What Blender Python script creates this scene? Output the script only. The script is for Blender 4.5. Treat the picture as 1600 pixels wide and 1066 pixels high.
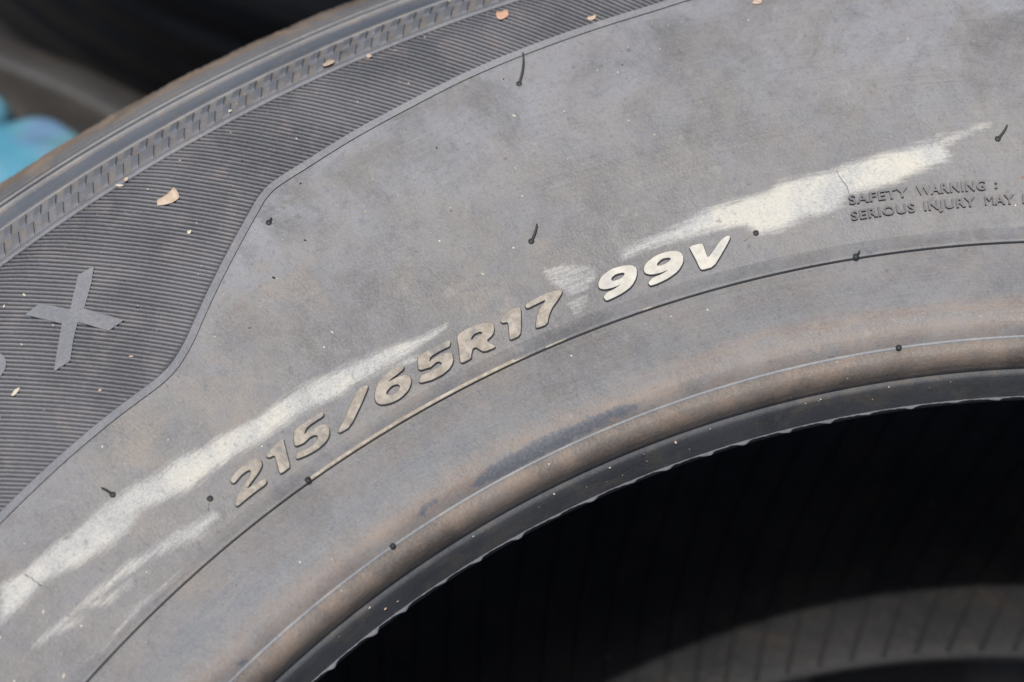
import bpy, math, random
import numpy as np
from mathutils import Matrix, Vector
from mathutils.geometry import tessellate_polygon

random.seed(7)
rng = np.random.default_rng(7)
S = 0.001                       # tyre measures below are in millimetres
for o in list(bpy.data.objects):
    bpy.data.objects.remove(o)
scene = bpy.context.scene
COL = scene.collection

# ------------------------------------------------------------------ camera
TYRE_H = 200.8                  # height of one lying tyre
BASE = 188.4                    # tyre-local: lowest point is z = -BASE
ZOFF = TYRE_H + BASE            # world height (mm) of the tyre-local z = 0
cam_d = bpy.data.cameras.new('camera')
cam = bpy.data.objects.new('camera', cam_d)
COL.objects.link(cam)
Rm = Matrix(((0.48757553, 0.87145019, -0.05333536),
             (-0.74265012, 0.44608178, 0.49948157),
             (0.45906525, -0.20392548, 0.86468115)))
M4 = Rm.transposed().to_4x4()
M4.translation = Vector((0.0, -95.3676 * S, (458.2057 + ZOFF) * S))
cam.matrix_world = M4
cam_d.sensor_fit = 'HORIZONTAL'
cam_d.sensor_width = 22.3
cam_d.lens = 22.3 * 4071.625 / 1600
cam_d.clip_start = 0.01
cam_d.clip_end = 200
cam_d.dof.use_dof = True
cam_d.dof.focus_distance = 0.532
cam_d.dof.aperture_fstop = 7.1
cam_d.dof.aperture_blades = 7
scene.camera = cam

# ------------------------------------------------------------------ sky and sun
to_sun = Vector((15, -19, 146)).normalized()
world = bpy.data.worlds.new('World')
scene.world = world
world.use_nodes = True
wn = world.node_tree
bg = wn.nodes['Background']
sky = wn.nodes.new('ShaderNodeTexSky')
sky.sky_type = 'NISHITA'
sky.sun_disc = False
sky.sun_elevation = math.asin(to_sun.z)
sky.sun_rotation = math.atan2(to_sun.x, to_sun.y)
sky.dust_density = 2.5
sky.air_density = 1.0
wn.links.new(sky.outputs[0], bg.inputs[0])
bg.inputs[1].default_value = 0.14
sun_d = bpy.data.lights.new('sun', 'SUN')
sun_d.energy = 3.1
sun_d.angle = math.radians(1.0)
sun_d.color = (1.0, 0.955, 0.885)
sun = bpy.data.objects.new('sun', sun_d)
COL.objects.link(sun)
sun.rotation_euler = to_sun.to_track_quat('Z', 'Y').to_euler()
sun.location = (0.3, -0.4, 3)

scene.view_settings.view_transform = 'Standard'
scene.view_settings.look = 'None'
scene.view_settings.exposure = 0.0
scene.view_settings.gamma = 1.0
scene.render.engine = 'CYCLES'

# ------------------------------------------------------------------ measured features: (degrees round the tyre, radius mm)
FEAT={
'wear1':[[-3.11,221.46],[-2.45,220.57],[-1.13,221.85],[-0.61,221.79],[0.25,221.94],[0.92,221.92],[1.79,221.99],[3.14,221.83],[4.62,221.85],[6.04,221.54],[7.72,220.33],[6.73,219.62],[4.65,219.24],[2.72,218.79],[0.41,218.62],[-1.11,218.7],[-2.34,219.46]],
'wear2':[[-5.75,220.49],[-5.56,221.53],[-5.06,221.67],[-4.34,221.32],[-4.46,220.65],[-5.37,219.99]],
'wear3':[[-17.84,219.93],[-17.11,219.84],[-16.58,219.68],[-16.83,219.12],[-17.63,219.13]],
'g2':[[-11.918,248.019],[-11.515,248.485],[-10.971,248.801],[-10.545,248.684],[-10.322,248.216],[-10.241,247.459],[-10.337,246.636],[-10.542,246.099],[-10.965,245.521],[-11.354,245.139],[-11.629,244.636],[-10.608,244.27],[-10.647,243.517],[-10.801,243.265],[-11.246,243.339],[-11.888,243.323],[-12.446,243.211],[-12.483,243.629],[-12.274,244.421],[-11.97,245.056],[-11.546,245.602],[-11.161,246.141],[-10.938,246.762],[-10.912,247.273],[-11.076,247.505],[-11.432,247.465],[-11.826,247.051],[-11.947,247.331]],
'g1':[[-9.925,247.566],[-9.734,247.86],[-9.131,248.364],[-8.814,248.43],[-8.92,247.437],[-9.147,245.209],[-9.354,243.239],[-9.522,243.16],[-9.901,243.192],[-9.883,243.66],[-9.732,245.223],[-9.569,246.761],[-9.888,247.01]],
'g5':[[-8.155,248.517],[-7.411,248.535],[-6.603,248.561],[-6.612,248.015],[-6.695,247.673],[-7.278,247.726],[-7.676,247.563],[-7.837,247.014],[-7.939,246.816],[-7.521,246.684],[-7.069,246.559],[-6.792,245.994],[-6.779,245.058],[-6.975,243.903],[-7.335,243.196],[-7.82,242.98],[-8.34,243.165],[-8.847,243.621],[-8.872,243.979],[-8.694,244.465],[-8.53,244.42],[-8.109,244.076],[-7.763,244.095],[-7.501,244.498],[-7.409,245.149],[-7.538,245.59],[-7.787,245.723],[-8.064,245.508],[-8.175,245.456],[-8.532,245.765],[-8.556,246.209],[-8.389,247.317]],
'gslash':[[-4.662,248.473],[-4.13,248.294],[-4.228,247.645],[-4.949,245.558],[-5.908,243.164],[-6.49,243.218],[-6.528,243.6],[-5.968,244.854],[-5.351,246.599]],
'g6':[[-2.264,248.456],[-2.204,247.844],[-2.332,247.36],[-2.858,247.044],[-3.302,246.798],[-2.72,246.713],[-2.339,246.278],[-2.211,245.363],[-2.317,244.377],[-2.614,243.37],[-3.154,242.778],[-3.663,242.908],[-4.067,243.484],[-4.241,244.315],[-4.211,245.333],[-3.981,246.645],[-3.621,247.651],[-3.073,248.356]],
'g6h':[[-3.473,245.398],[-3.161,245.736],[-2.907,245.441],[-2.858,244.863],[-3.032,244.346],[-3.328,244.122],[-3.576,244.468],[-3.625,244.989]],
'g5b':[[-1.404,248.327],[-1.161,248.396],[-0.498,248.461],[0.216,248.385],[0.27,248.022],[0.255,247.684],[0.128,247.154],[-0.376,247.198],[-0.791,247.094],[-0.941,246.901],[-1.077,246.337],[-0.645,246.551],[-0.32,246.518],[-0.062,246.267],[0.071,245.617],[-0.008,244.48],[-0.176,243.776],[-0.393,243.266],[-0.819,242.87],[-1.405,242.934],[-1.896,243.419],[-1.979,243.822],[-1.88,244.303],[-1.73,244.73],[-1.331,244.512],[-0.856,244.474],[-0.628,244.68],[-0.588,245.08],[-0.682,245.467],[-0.804,245.548],[-1.157,245.226],[-1.352,245.414],[-1.616,245.638],[-1.697,246.007],[-1.634,246.668],[-1.513,247.642]],
'gR':[[0.712,248.313],[0.975,248.682],[1.624,248.718],[2.143,248.282],[2.446,247.53],[2.428,246.496],[2.237,245.513],[1.767,244.933],[2.07,243.293],[2.028,243.075],[1.471,243.177],[1.309,244.191],[1.232,244.734],[1.057,244.787],[0.839,243.784],[0.773,243.165],[0.293,243.155],[0.232,243.525],[0.457,245.778],[0.638,247.853]],
'gRh':[[1.354,247.125],[1.66,247.267],[1.844,246.894],[1.728,246.364],[1.408,246.403],[1.247,246.274],[1.167,246.499]],
'g1b':[[2.911,247.536],[3.288,248.329],[3.665,248.524],[3.956,248.284],[3.944,247.551],[3.616,244.707],[3.4,243.175],[2.918,243.085],[2.864,243.424],[3.045,245.167],[3.158,246.603],[2.925,246.747],[2.846,247.112]],
'g7':[[4.319,248.371],[4.812,248.685],[5.524,248.782],[6.106,248.326],[6.106,247.788],[5.805,246.799],[5.375,245.749],[5.062,244.516],[4.811,243.033],[4.297,243.133],[4.245,243.432],[4.469,244.956],[4.811,246.429],[5.3,247.673],[4.833,247.595],[4.251,247.441],[4.222,247.945]],
'g9':[[7.885,243.575],[7.857,243.96],[8.059,244.508],[8.492,244.72],[8.953,245.244],[8.527,245.079],[8.054,245.301],[7.823,245.891],[7.861,246.872],[8.15,247.999],[8.705,248.721],[9.261,248.595],[9.705,248.131],[9.866,247.21],[9.73,245.68],[9.347,244.177],[8.784,243.447],[8.175,243.143],[7.922,243.109]],
'g9h':[[8.549,247.043],[8.835,247.487],[9.221,247.266],[9.215,246.753],[8.965,246.253],[8.635,246.221],[8.511,246.473]],
'g9b':[[10.159,243.335],[10.147,243.757],[10.432,244.39],[10.938,244.571],[11.345,245.061],[10.882,244.879],[10.412,245.092],[10.147,245.788],[10.164,246.724],[10.393,247.687],[10.945,248.492],[11.516,248.602],[12.032,248.047],[12.181,246.898],[12.07,245.506],[11.725,244.25],[11.168,243.435],[10.647,243.094],[10.231,243.035]],
'g9bh':[[10.851,246.894],[11.188,247.551],[11.531,247.311],[11.578,246.905],[11.374,246.38],[10.994,246.191],[10.833,246.402]],
'gV':[[12.586,248.286],[13.167,248.274],[13.254,247.831],[13.258,246.289],[13.28,244.986],[13.65,246.179],[14.082,247.737],[14.448,248.423],[14.632,248.223],[14.488,247.291],[13.976,245.148],[13.42,243.091],[12.85,243.07],[12.762,243.508],[12.708,245.413],[12.621,247.388]],
'gX':[[-10.493,300.397],[-11.195,300.847],[-12.326,295.444],[-13.042,300.835],[-13.746,300.685],[-12.964,293.905],[-13.509,291.403],[-14.52,286.749],[-13.735,286.364],[-13.08,289.445],[-12.446,292.104],[-11.768,286.531],[-11.007,286.484],[-11.898,293.668],[-10.939,297.782]],
'gO':[[-15.508,297.362],[-15.53,296.015],[-15.764,294.17],[-16.067,293.117],[-16.208,293.046]],
's1u':[[-22.377,262.692],[-21.144,261.39],[-19.575,261.245],[-18.557,260.228],[-17.291,260.025],[-15.341,259.286],[-14.214,257.977],[-12.967,257.861],[-11.822,256.287],[-11.107,256.279],[-9.212,254.933],[-7.438,255.033],[-6.386,255.089],[-4.997,254.024],[-3.198,253.441],[-2.058,252.596],[-0.335,251.573],[0.512,251.613]],
's1l':[[-23.634,257.697],[-22.514,257.068],[-21.006,257.098],[-19.404,254.82],[-18.478,253.801],[-16.919,253.045],[-15.882,254.34],[-14.984,253.256],[-13.617,251.726],[-12.089,251.601],[-9.958,250.706],[-8.161,250.7],[-6.718,250.402],[-5.324,249.192],[-4.578,249.942],[-3.068,249.579],[-1.649,249.885],[-0.228,250.324],[0.468,251.273]],
's1b':[[-3.295,248.503],[-1.71,249.441],[-1.398,248.721],[-1.672,247.737],[-2.394,248.252]],
's2u':[[-23.39,250.932],[-22.514,250.348],[-20.097,249.478],[-17.88,248.786],[-16.756,247.704],[-15.311,247.219],[-14.172,245.884],[-13.369,245.517]],
's2l':[[-23.418,250.52],[-22.79,249.306],[-21.3,249.192],[-20.347,248.467],[-19.1,247.812],[-16.958,246.462],[-15.642,244.816],[-14.787,243.371],[-13.347,244.329]],
's2c':[[-22.437,249.078],[-21.727,248.645],[-21.039,247.653],[-21.285,247.334],[-22.21,248.371]],
's2d':[[-20.452,248.047],[-18.353,245.916],[-18.415,245.489],[-19.579,245.841],[-20.022,246.512]],
's5':[[-22.443,240.781],[-21.68,240.918],[-20.914,241.093],[-20.084,241.391],[-19.129,241.568],[-18.816,241.839],[-18.151,241.379],[-17.21,241.072],[-16.262,240.82],[-16.367,240.534],[-17.315,240.62],[-18.258,240.764],[-18.924,241.062],[-19.343,240.702],[-20.235,240.795],[-20.985,240.496],[-21.606,240.391]],
's3u':[[9.404,251.113],[9.633,251.886],[10.874,252.634],[12.109,253.074],[13.632,254.635],[14.513,255.269],[16.935,255.636],[17.617,256.908],[19.306,257.375],[20.069,257.603],[22.386,259.455],[24.483,260.393],[25.219,260.482],[25.595,258.159]],
's3l':[[9.374,250.055],[10.293,250.271],[11.114,250.533],[12.513,250.118],[13.856,250.305],[15.471,249.516],[15.964,247.397],[16.883,246.926],[17.631,247.876],[18.3,248.652],[19.401,248.851],[20.224,249.852],[20.564,251.879],[21.483,251.941],[22.886,252.849],[23.526,253.845],[24.468,255.13],[25.397,256.348],[25.639,257.601]],
's3t':[[24.326,260.057],[25.538,261.446],[26.354,262.653],[27.627,264.059],[27.553,263.254],[26.411,261.403],[25.639,259.771]],
's3v':[[24.045,260.464],[24.722,261.514],[25.412,262.18],[25.245,261.426],[24.479,260.258]],
'p4':[[5.772,253.54],[6.696,253.094],[7.777,250.935],[8.002,249.893],[7.742,248.209],[7.114,246.826],[6.474,247.026],[6.236,248.55],[5.826,250.924]],
'p4b':[[6.207,245.099],[7.136,245.403],[6.922,243.955],[6.332,243.107]],
'tanblob':[[2.441,254.369],[2.908,249.888],[0.004,262.597],[-3.935,269.654],[-5.003,276.012],[-8.972,262.579],[-13.883,263.424],[-15.169,265.079],[-6.341,290.789],[6.402,259.837],[-16.311,236.423],[-16.886,254.932],[-9.794,255.659],[0.281,238.546]],
'spew':[[8.138,293.39],[-3.815,287.831],[5.78,259.938],[27.813,260.325],[-16.254,260.385],[-13.158,247.862],[15.87,247.897],[-9.072,238.917],[20.314,238.769]],
'nub':[[-7.699,218.523],[21.517,218.606]],
'debris':[[-6.426,305.418],[8.709,311.343],[1.868,318.146],[3.272,314.12],[-16.182,288.555],[-7.294,314.68],[-7.631,314.211],[18.616,297.92],[11.958,303.215],[-6.7,294.681],[0.81,360.769],[-4.225,360.583]],
'paleTR':[[28.278,290.177]],
'crack':[[20.289,257.168],[20.387,255.341],[20.563,253.878],[20.635,252.097]],
'crack2':[[-21.301,261.053],[-21.232,259.076],[-21.221,257.023]],
'leaf':[[-6.079,305.794],[-6.07,304.537],[-6.128,303.265],[-6.244,302.837],[-6.533,302.826],[-6.806,303.514],[-7.043,304.126],[-6.939,305.305],[-6.591,305.35]]}
BORDER = [(-50,313.6),(-44,298),(-38,277),(-35.5,271.6),(-33,271),(-20.46,271.0),(-16.8,271.3),(-14.2,271.35),(-11.65,271.1),(-10.84,271.5),(-10.18,272.5),(-9.27,274.6),(-6.64,282.6),(-5.08,287.4),(-4.2,290.1),(-3.3,293.0),(-2.98,293.7),(-2.18,294.2),(-1.37,294.5),(.91,295.9),(3.92,297.4),(6.16,298.7),(8.28,299.5),(10.39,300.1),(12.48,300.7),(14.53,301.2),(16,302),(20,303.2),(26,306.5),(31,310),(36,313.6)]

# ------------------------------------------------------------------ tyre section
PR = np.array([(206,-24),(212.9,-19),(216.1,-14),(217.3,-9),(218.8,-4),(222,-1.7),(228,-.6),(238.5,0),(247,2.3),(258,5.6),
               (270,8.6),(284,11.2),(298,12.4),(308,12.2),(314.7,10.9),(320,7.4),(326,2.2),(331.5,-3.2),(338,-8.6),(346,-14.5),
               (352,-19.5),(355,-23),(356.5,-30)])
def pchip(x, y):
    h = np.diff(x); dl = np.diff(y) / h; m = np.zeros(len(x))
    for i in range(1, len(x) - 1):
        if dl[i-1] * dl[i] > 0:
            w1 = 2*h[i] + h[i-1]; w2 = h[i] + 2*h[i-1]
            m[i] = (w1 + w2) / (w1/dl[i-1] + w2/dl[i])
    m[0], m[-1] = dl[0], dl[-1]
    def F(q):
        q = np.asarray(q, float); i = np.clip(np.searchsorted(x, q) - 1, 0, len(x) - 2); t = (q - x[i]) / h[i]
        return (2*t**3-3*t**2+1)*y[i] + (t**3-2*t**2+t)*h[i]*m[i] + (-2*t**3+3*t**2)*y[i+1] + (t**3-t**2)*h[i]*m[i+1]
    return F
ZP = pchip(PR[:, 0], PR[:, 1])

def polar(phi, r, z):           # degrees, mm, mm (tyre local, 0 = camera calibration plane) -> metres above the tyre's base
    th = np.radians(180 - np.asarray(phi, float))
    r = np.asarray(r, float)
    return np.stack(np.broadcast_arrays(r*np.cos(th)*S, r*np.sin(th)*S, (np.asarray(z, float) + BASE)*S), -1)

# ------------------------------------------------------------------ object helpers
def link(name, me, parent=None, mats=(), smooth=True):
    o = bpy.data.objects.new(name, me)
    COL.objects.link(o)
    o.parent = parent
    for m in mats:
        if m.name not in [x.name for x in me.materials if x]:
            me.materials.append(m)
    if smooth:
        me.polygons.foreach_set('use_smooth', np.ones(len(me.polygons), bool))
    return o
def mesh(name, v, f, mats=None):
    me = bpy.data.meshes.new(name)
    me.from_pydata([tuple(p) for p in np.asarray(v, float)], [], [tuple(int(i) for i in q) for q in f])
    if mats is not None:
        me.polygons.foreach_set('material_index', np.asarray(mats, np.int32))
    me.update()
    return me
def tag(o, label=None, cat=None, group=None, kind=None):
    if label: o['label'] = label
    if cat: o['category'] = cat
    if group: o['group'] = group
    if kind: o['kind'] = kind
    return o
def empty(name, loc):
    o = bpy.data.objects.new(name, None)
    o.empty_display_size = 0.05
    COL.objects.link(o)
    o.location = loc
    return o
def fattr(me, name, data):
    a = me.attributes.new(name, 'FLOAT', 'POINT')
    a.data.foreach_set('value', np.ascontiguousarray(data, np.float32))
def vattr(me, name, data):
    a = me.attributes.new(name, 'FLOAT_VECTOR', 'POINT')
    a.data.foreach_set('vector', np.ascontiguousarray(data, np.float32).ravel())
def revolve(name, phis, prof, flip=False, closed=True):
    """prof rows (r, z) in mm swept round phis (degrees, closed circle)."""
    prof = np.asarray(prof, float); n, m = len(phis), len(prof)
    PH, RR = np.meshgrid(phis, prof[:, 0], indexing='ij')
    ZZ = np.broadcast_to(prof[:, 1], PH.shape)
    v = polar(PH, RR, ZZ).reshape(-1, 3)
    i = np.arange(n if closed else n - 1); j = np.arange(m - 1)
    I, J = np.meshgrid(i, j, indexing='ij'); I2 = (I + 1) % n
    q = np.stack([I*m+J, I*m+J+1, I2*m+J+1, I2*m+J], -1).reshape(-1, 4)
    if flip: q = q[:, ::-1]
    me = bpy.data.meshes.new(name)
    me.vertices.add(len(v)); me.vertices.foreach_set('co', v.astype(np.float32).ravel())
    me.loops.add(q.size); me.loops.foreach_set('vertex_index', q.astype(np.int32).ravel())
    me.polygons.add(len(q))
    me.polygons.foreach_set('loop_start', np.arange(0, q.size, 4, dtype=np.int32))
    me.update(calc_edges=True); me.validate()
    vattr(me, 'tuv', np.stack([np.radians(PH)*250, RR, ZZ], -1).reshape(-1, 3))
    return me, PH.ravel(), RR.ravel()

# ------------------------------------------------------------------ materials
class NT:
    def __init__(s, name):
        s.m = bpy.data.materials.new(name); s.m.use_nodes = True
        s.t = s.m.node_tree; s.b = s.t.nodes['Principled BSDF']
    def n(s, kind, **kw):
        x = s.t.nodes.new('ShaderNode' + kind)
        for k, v in kw.items(): setattr(x, k, v)
        return x
    def set(s, sock, v):
        if isinstance(v, bpy.types.NodeSocket): s.t.links.new(v, sock)
        elif v is not None: sock.default_value = v
    def math(s, op, a, b=None, clamp=False):
        x = s.n('Math', operation=op, use_clamp=clamp); s.set(x.inputs[0], a)
        if b is not None: s.set(x.inputs[1], b)
        return x.outputs[0]
    def mapr(s, v, a, b, c=0.0, d=1.0, smooth=True):
        x = s.n('MapRange', interpolation_type='SMOOTHSTEP' if smooth else 'LINEAR')
        s.set(x.inputs[0], v)
        for i, q in zip((1, 2, 3, 4), (a, b, c, d)): s.set(x.inputs[i], q)
        return x.outputs[0]
    def mix(s, f, a, b, mode='MIX'):
        x = s.n('Mix', data_type='RGBA', blend_type=mode)
        s.set(x.inputs[0], f)
        for i, q in ((6, a), (7, b)):
            s.set(x.inputs[i], q if isinstance(q, bpy.types.NodeSocket) else (*q, 1) if len(q) == 3 else q)
        return x.outputs[2]
    def noise(s, vec, scale, detail=4, rough=.55, dist=0.0):
        x = s.n('TexNoise'); s.set(x.inputs['Vector'], vec)
        x.inputs['Scale'].default_value = scale; x.inputs['Detail'].default_value = detail
        x.inputs['Roughness'].default_value = rough; x.inputs['Distortion'].default_value = dist
        return x.outputs[0]
    def attr(s, name, out='Fac'):
        x = s.n('Attribute', attribute_name=name); return x.outputs[out]
    def scale(s, vec, sc, loc=(0, 0, 0)):
        x = s.n('Mapping'); s.set(x.inputs['Vector'], vec); x.inputs['Scale'].default_value = sc
        x.inputs['Location'].default_value = loc
        return x.outputs[0]
    def obj(s): return s.n('TexCoord').outputs['Object']
    def bump(s, h, strength, dist=0.0002):
        x = s.n('Bump'); x.inputs['Strength'].default_value = strength; x.inputs['Distance'].default_value = dist
        s.set(x.inputs['Height'], h); s.t.links.new(x.outputs[0], s.b.inputs['Normal'])
    def fin(s, col, rough, spec=.4):
        s.set(s.b.inputs['Base Color'], col if isinstance(col, bpy.types.NodeSocket) else (*col, 1))
        s.set(s.b.inputs['Roughness'], rough); s.b.inputs['Specular IOR Level'].default_value = spec
        return s.m

GREY = (.190, .192, .202)
def specks(k, o, scale, thr, gate):
    v = k.n('TexVoronoi'); k.set(v.inputs['Vector'], o); v.inputs['Scale'].default_value = scale
    sep = k.n('SeparateColor'); k.set(sep.inputs[0], v.outputs['Color'])
    near = k.mapr(v.outputs['Distance'], thr*.5, thr, 1, 0)
    return k.math('MULTIPLY', near, k.math('GREATER_THAN', sep.outputs[0], gate))

def rubber_aged():
    """dusty sun-greyed rubber with tan blotches, scuffs and rust stains"""
    k = NT('aged_rubber'); o = k.obj(); uv = k.attr('tuv', 'Vector')
    n1 = k.noise(o, 22, 5, .6); n2 = k.noise(o, 60, 5, .62, .4); n3 = k.noise(o, 260, 4, .6); n4 = k.noise(o, 1900, 3, .6)
    circ = k.noise(k.scale(uv, (.05, .9, 0)), 1.0, 4, .6)           # brushed round the tyre
    col = k.mix(k.mapr(n1, .38, .62), (.104, .101, .097), (.152, .147, .140))
    col = k.mix(k.mapr(n2, .42, .66, 0, .7), col, (.196, .192, .190))
    pl = k.math('MULTIPLY', k.attr('pale'), k.mapr(k.noise(k.scale(o, (1, 1, 1), (6, 1, 3)), 55, 8, .7, .6), .36, .60))
    col = k.mix(pl, col, (.248, .250, .262))
    col = k.mix(k.math('MULTIPLY', k.mapr(k.noise(k.scale(o, (1, 1, 1), (3, 1, 0)), 70, 6, .7), .52, .66), .5), col, (.122, .122, .130))
    cool = k.math('MULTIPLY', k.attr('cool'), k.mapr(k.noise(k.scale(uv, (.03, .45, 0), (7, 1, 0)), 1.0, 5, .6), .34, .60))
    col = k.mix(cool, col, (.142, .156, .166))
    col = k.mix(k.mapr(k.noise(k.scale(o, (1, 1, 1), (4, 7, 2)), 170, 8, .78), .42, .64, 0, .42), col, (.205, .202, .202))
    col = k.mix(k.mapr(k.noise(k.scale(o, (1, 1, 1), (8, 3, 5)), 330, 6, .75), .50, .68, 0, .5), col, (.108, .107, .112))
    # fine scratches and rubbed streaks
    s1 = k.noise(k.scale(uv, (.035, 3.2, 0), (3, 9, 0)), 1.0, 3, .55); s2 = k.noise(k.scale(uv, (2.6, .05, 0), (1, 4, 0)), 1.0, 3, .55)
    s3 = k.n('Mapping'); k.set(s3.inputs['Vector'], uv); s3.inputs['Rotation'].default_value = (0, 0, .55); s3.inputs['Scale'].default_value = (.05, 2.8, 0)
    s3 = k.noise(s3.outputs[0], 1.0, 3, .55); gate = k.mapr(n1, .42, .58)
    col = k.mix(k.math('MULTIPLY', k.mapr(s1, .60, .70, 0, .35), gate), col, (.26, .255, .25))
    col = k.mix(k.mapr(s3, .64, .72, 0, .30), col, (.25, .245, .24))
    col = k.mix(k.math('MULTIPLY', k.mapr(s2, .62, .72, 0, .28), k.mapr(n2, .45, .6)), col, (.235, .225, .21))
    col = k.mix(k.mapr(k.noise(k.scale(uv, (.04, 2.2, 0), (8, 2, 0)), 1.0, 3, .55), .62, .72, 0, .4), col, (.10, .10, .105))
    # tan dust blotches
    tb = k.math('MULTIPLY', k.attr('tan'), k.mapr(k.noise(k.scale(o, (1, 1, 1), (9, 4, 1)), 75, 6, .68, .5), .40, .62))
    col = k.mix(k.math('MULTIPLY', tb, .80), col, (.240, .203, .162))
    # brown stain by the bead
    ru = k.math('MULTIPLY', k.attr('rust'), k.mapr(k.math('ADD', k.math('MULTIPLY', k.noise(k.scale(uv, (.06, .35, 0), (2, 5, 0)), 1.0, 6, .66), .62), k.math('MULTIPLY', k.noise(k.scale(o, (1, 1, 1), (2, 2, 9)), 260, 6, .75), .38)), .36, .56))
    col = k.mix(k.math('MULTIPLY', ru, .92, True), col, k.mix(k.mapr(n2, .4, .6), (.180, .135, .106), (.245, .192, .150)))
    we = k.mapr(k.math('ADD', k.attr('wear'), k.math('ADD', k.math('MULTIPLY', k.math('SUBTRACT', k.noise(o, 650, 4, .7), .5), 3.2), k.math('MULTIPLY', k.math('SUBTRACT', n4, .5), 2.2))), -.1, .45)
    col = k.mix(k.math('MULTIPLY', we, .88), col, (.070, .079, .096))
    # pale scuffs
    f1 = k.noise(k.scale(uv, (.16, 1.5, 0)), 1.0, 5, .65)
    f2 = k.noise(k.scale(uv, (1.3, 3.6, 0)), 1.0, 4, .7)
    sc = k.math('ADD', k.attr('scuff'), k.math('ADD', k.math('MULTIPLY', k.math('SUBTRACT', f1, .5), 3.0), k.math('MULTIPLY', k.math('SUBTRACT', f2, .5), 1.6)))
    sm = k.mapr(sc, -.8, 1.4)
    dens = k.math('MULTIPLY', sm, k.mapr(k.math('ADD', k.math('MULTIPLY', f2, .5), k.math('MULTIPLY', n2, .5)), .36, .56, .42, 1.0))
    scol = k.mix(k.mapr(n2, .4, .65), (.450, .448, .415), (.560, .525, .435))
    col = k.mix(dens, col, scol)
    # fine grain and dust
    col = k.mix(k.mapr(n4, .35, .75, .0, .24), col, (.30, .29, .28))
    col = k.mix(k.mapr(k.noise(o, 1100, 4, .7), .54, .70, .0, .4), col, (.085, .083, .084))
    col = k.mix(k.mapr(n3, .62, .75, .0, .22), col, (.36, .34, .31))
    col = k.mix(k.mapr(k.noise(o, 420, 2, .5), .69, .78, .0, .5), col, (.09, .09, .095))
    col = k.mix(specks(k, o, 240, .055, .72), col, (.62, .58, .50))
    h = k.math('ADD', k.math('MULTIPLY', n4, .5), k.math('ADD', k.math('MULTIPLY', n3, .7), k.math('MULTIPLY', circ, .6)))
    k.bump(h, .5, .00025)
    return k.fin(col, k.mapr(n2, .3, .7, .42, .58), .42)

def rubber(name, dark, light, rough=.6, spec=.35, dust=None, sc=1.0, speck=.86, bd=.0002):
    k = NT(name); o = k.obj()
    n1 = k.noise(o, 40*sc, 5, .6); n2 = k.noise(o, 300*sc, 4, .6); n3 = k.noise(o, 1500*sc, 3, .6)
    col = k.mix(k.mapr(n1, .35, .65), dark, light)
    if dust:
        col = k.mix(k.mapr(k.noise(k.scale(o, (1, 1, 1), (5, 2, 7)), 110*sc, 6, .7, .6), .48, .66, 0, .7), col, dust)
    col = k.mix(k.mapr(n3, .35, .7, 0, .18), col, tuple(min(1, c*1.9) for c in light))
    if speck: col = k.mix(specks(k, o, 300*sc, .07, speck), col, (.45, .41, .35))
    k.bump(k.math('ADD', n3, k.math('MULTIPLY', n2, bd/.0002)), .3 if bd < .0005 else .5, bd)
    return k.fin(col, rough, spec)

M_AGED = rubber_aged()
M_RIDGE = rubber('ridge_rubber', (.098, .099, .105), (.152, .152, .158), .50, .45, dust=(.20, .175, .165), speck=.78)
M_SMOOTH = rubber('smooth_rubber', (.142, .144, .152), (.185, .186, .192), .5, .45, dust=(.21, .20, .19))
M_WALLSHADE = rubber('wall_shade_rubber', (.030, .031, .034), (.050, .051, .054), .5, .4, speck=0)  # near-black rubber that puts the shade on relief walls into colour
M_BEADSOLE = rubber('bead_rubber', (.046, .048, .052), (.066, .068, .072), .55, .35, dust=(.105, .090, .072), speck=.66, bd=.0003)
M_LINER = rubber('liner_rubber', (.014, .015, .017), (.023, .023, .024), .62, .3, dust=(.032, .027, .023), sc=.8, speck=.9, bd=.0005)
M_SHADE_CRACK = rubber('shade_crack_rubber', (.024, .024, .026), (.036, .036, .038), .55, .35, speck=0)  # near-black: painted shade for grooves and block sides, also the cracks
M_SPEW = rubber('spew_rubber', (.020, .021, .022), (.035, .036, .034), .55, .35, speck=0)
M_SHOULDER = rubber('shoulder_rubber', (.115, .112, .112), (.155, .152, .150), .6, .35, dust=(.225, .175, .130))
M_TREAD = rubber('tread_rubber', (.120, .096, .074), (.190, .150, .116), .7, .3, dust=(.30, .215, .150))
M_BAND = rubber('smooth_band_rubber', (.084, .093, .108), (.120, .130, .146), .42, .5, dust=(.165, .150, .135), speck=.8)
M_FLASH = rubber('flash_rubber', (.105, .105, .115), (.14, .14, .15), .6, .3, speck=0)
M_TEXT = rubber('small_letter_rubber', (.092, .092, .096), (.125, .124, .126), .5, .4, speck=0)
M_FLASH2 = rubber('line_rubber', (.19, .19, .195), (.25, .25, .25), .55, .35, dust=(.34, .32, .28), speck=0)
M_BLOCK = rubber('checker_rubber', (.122, .129, .142), (.160, .166, .176), .45, .45, dust=(.20, .175, .155))

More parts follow.
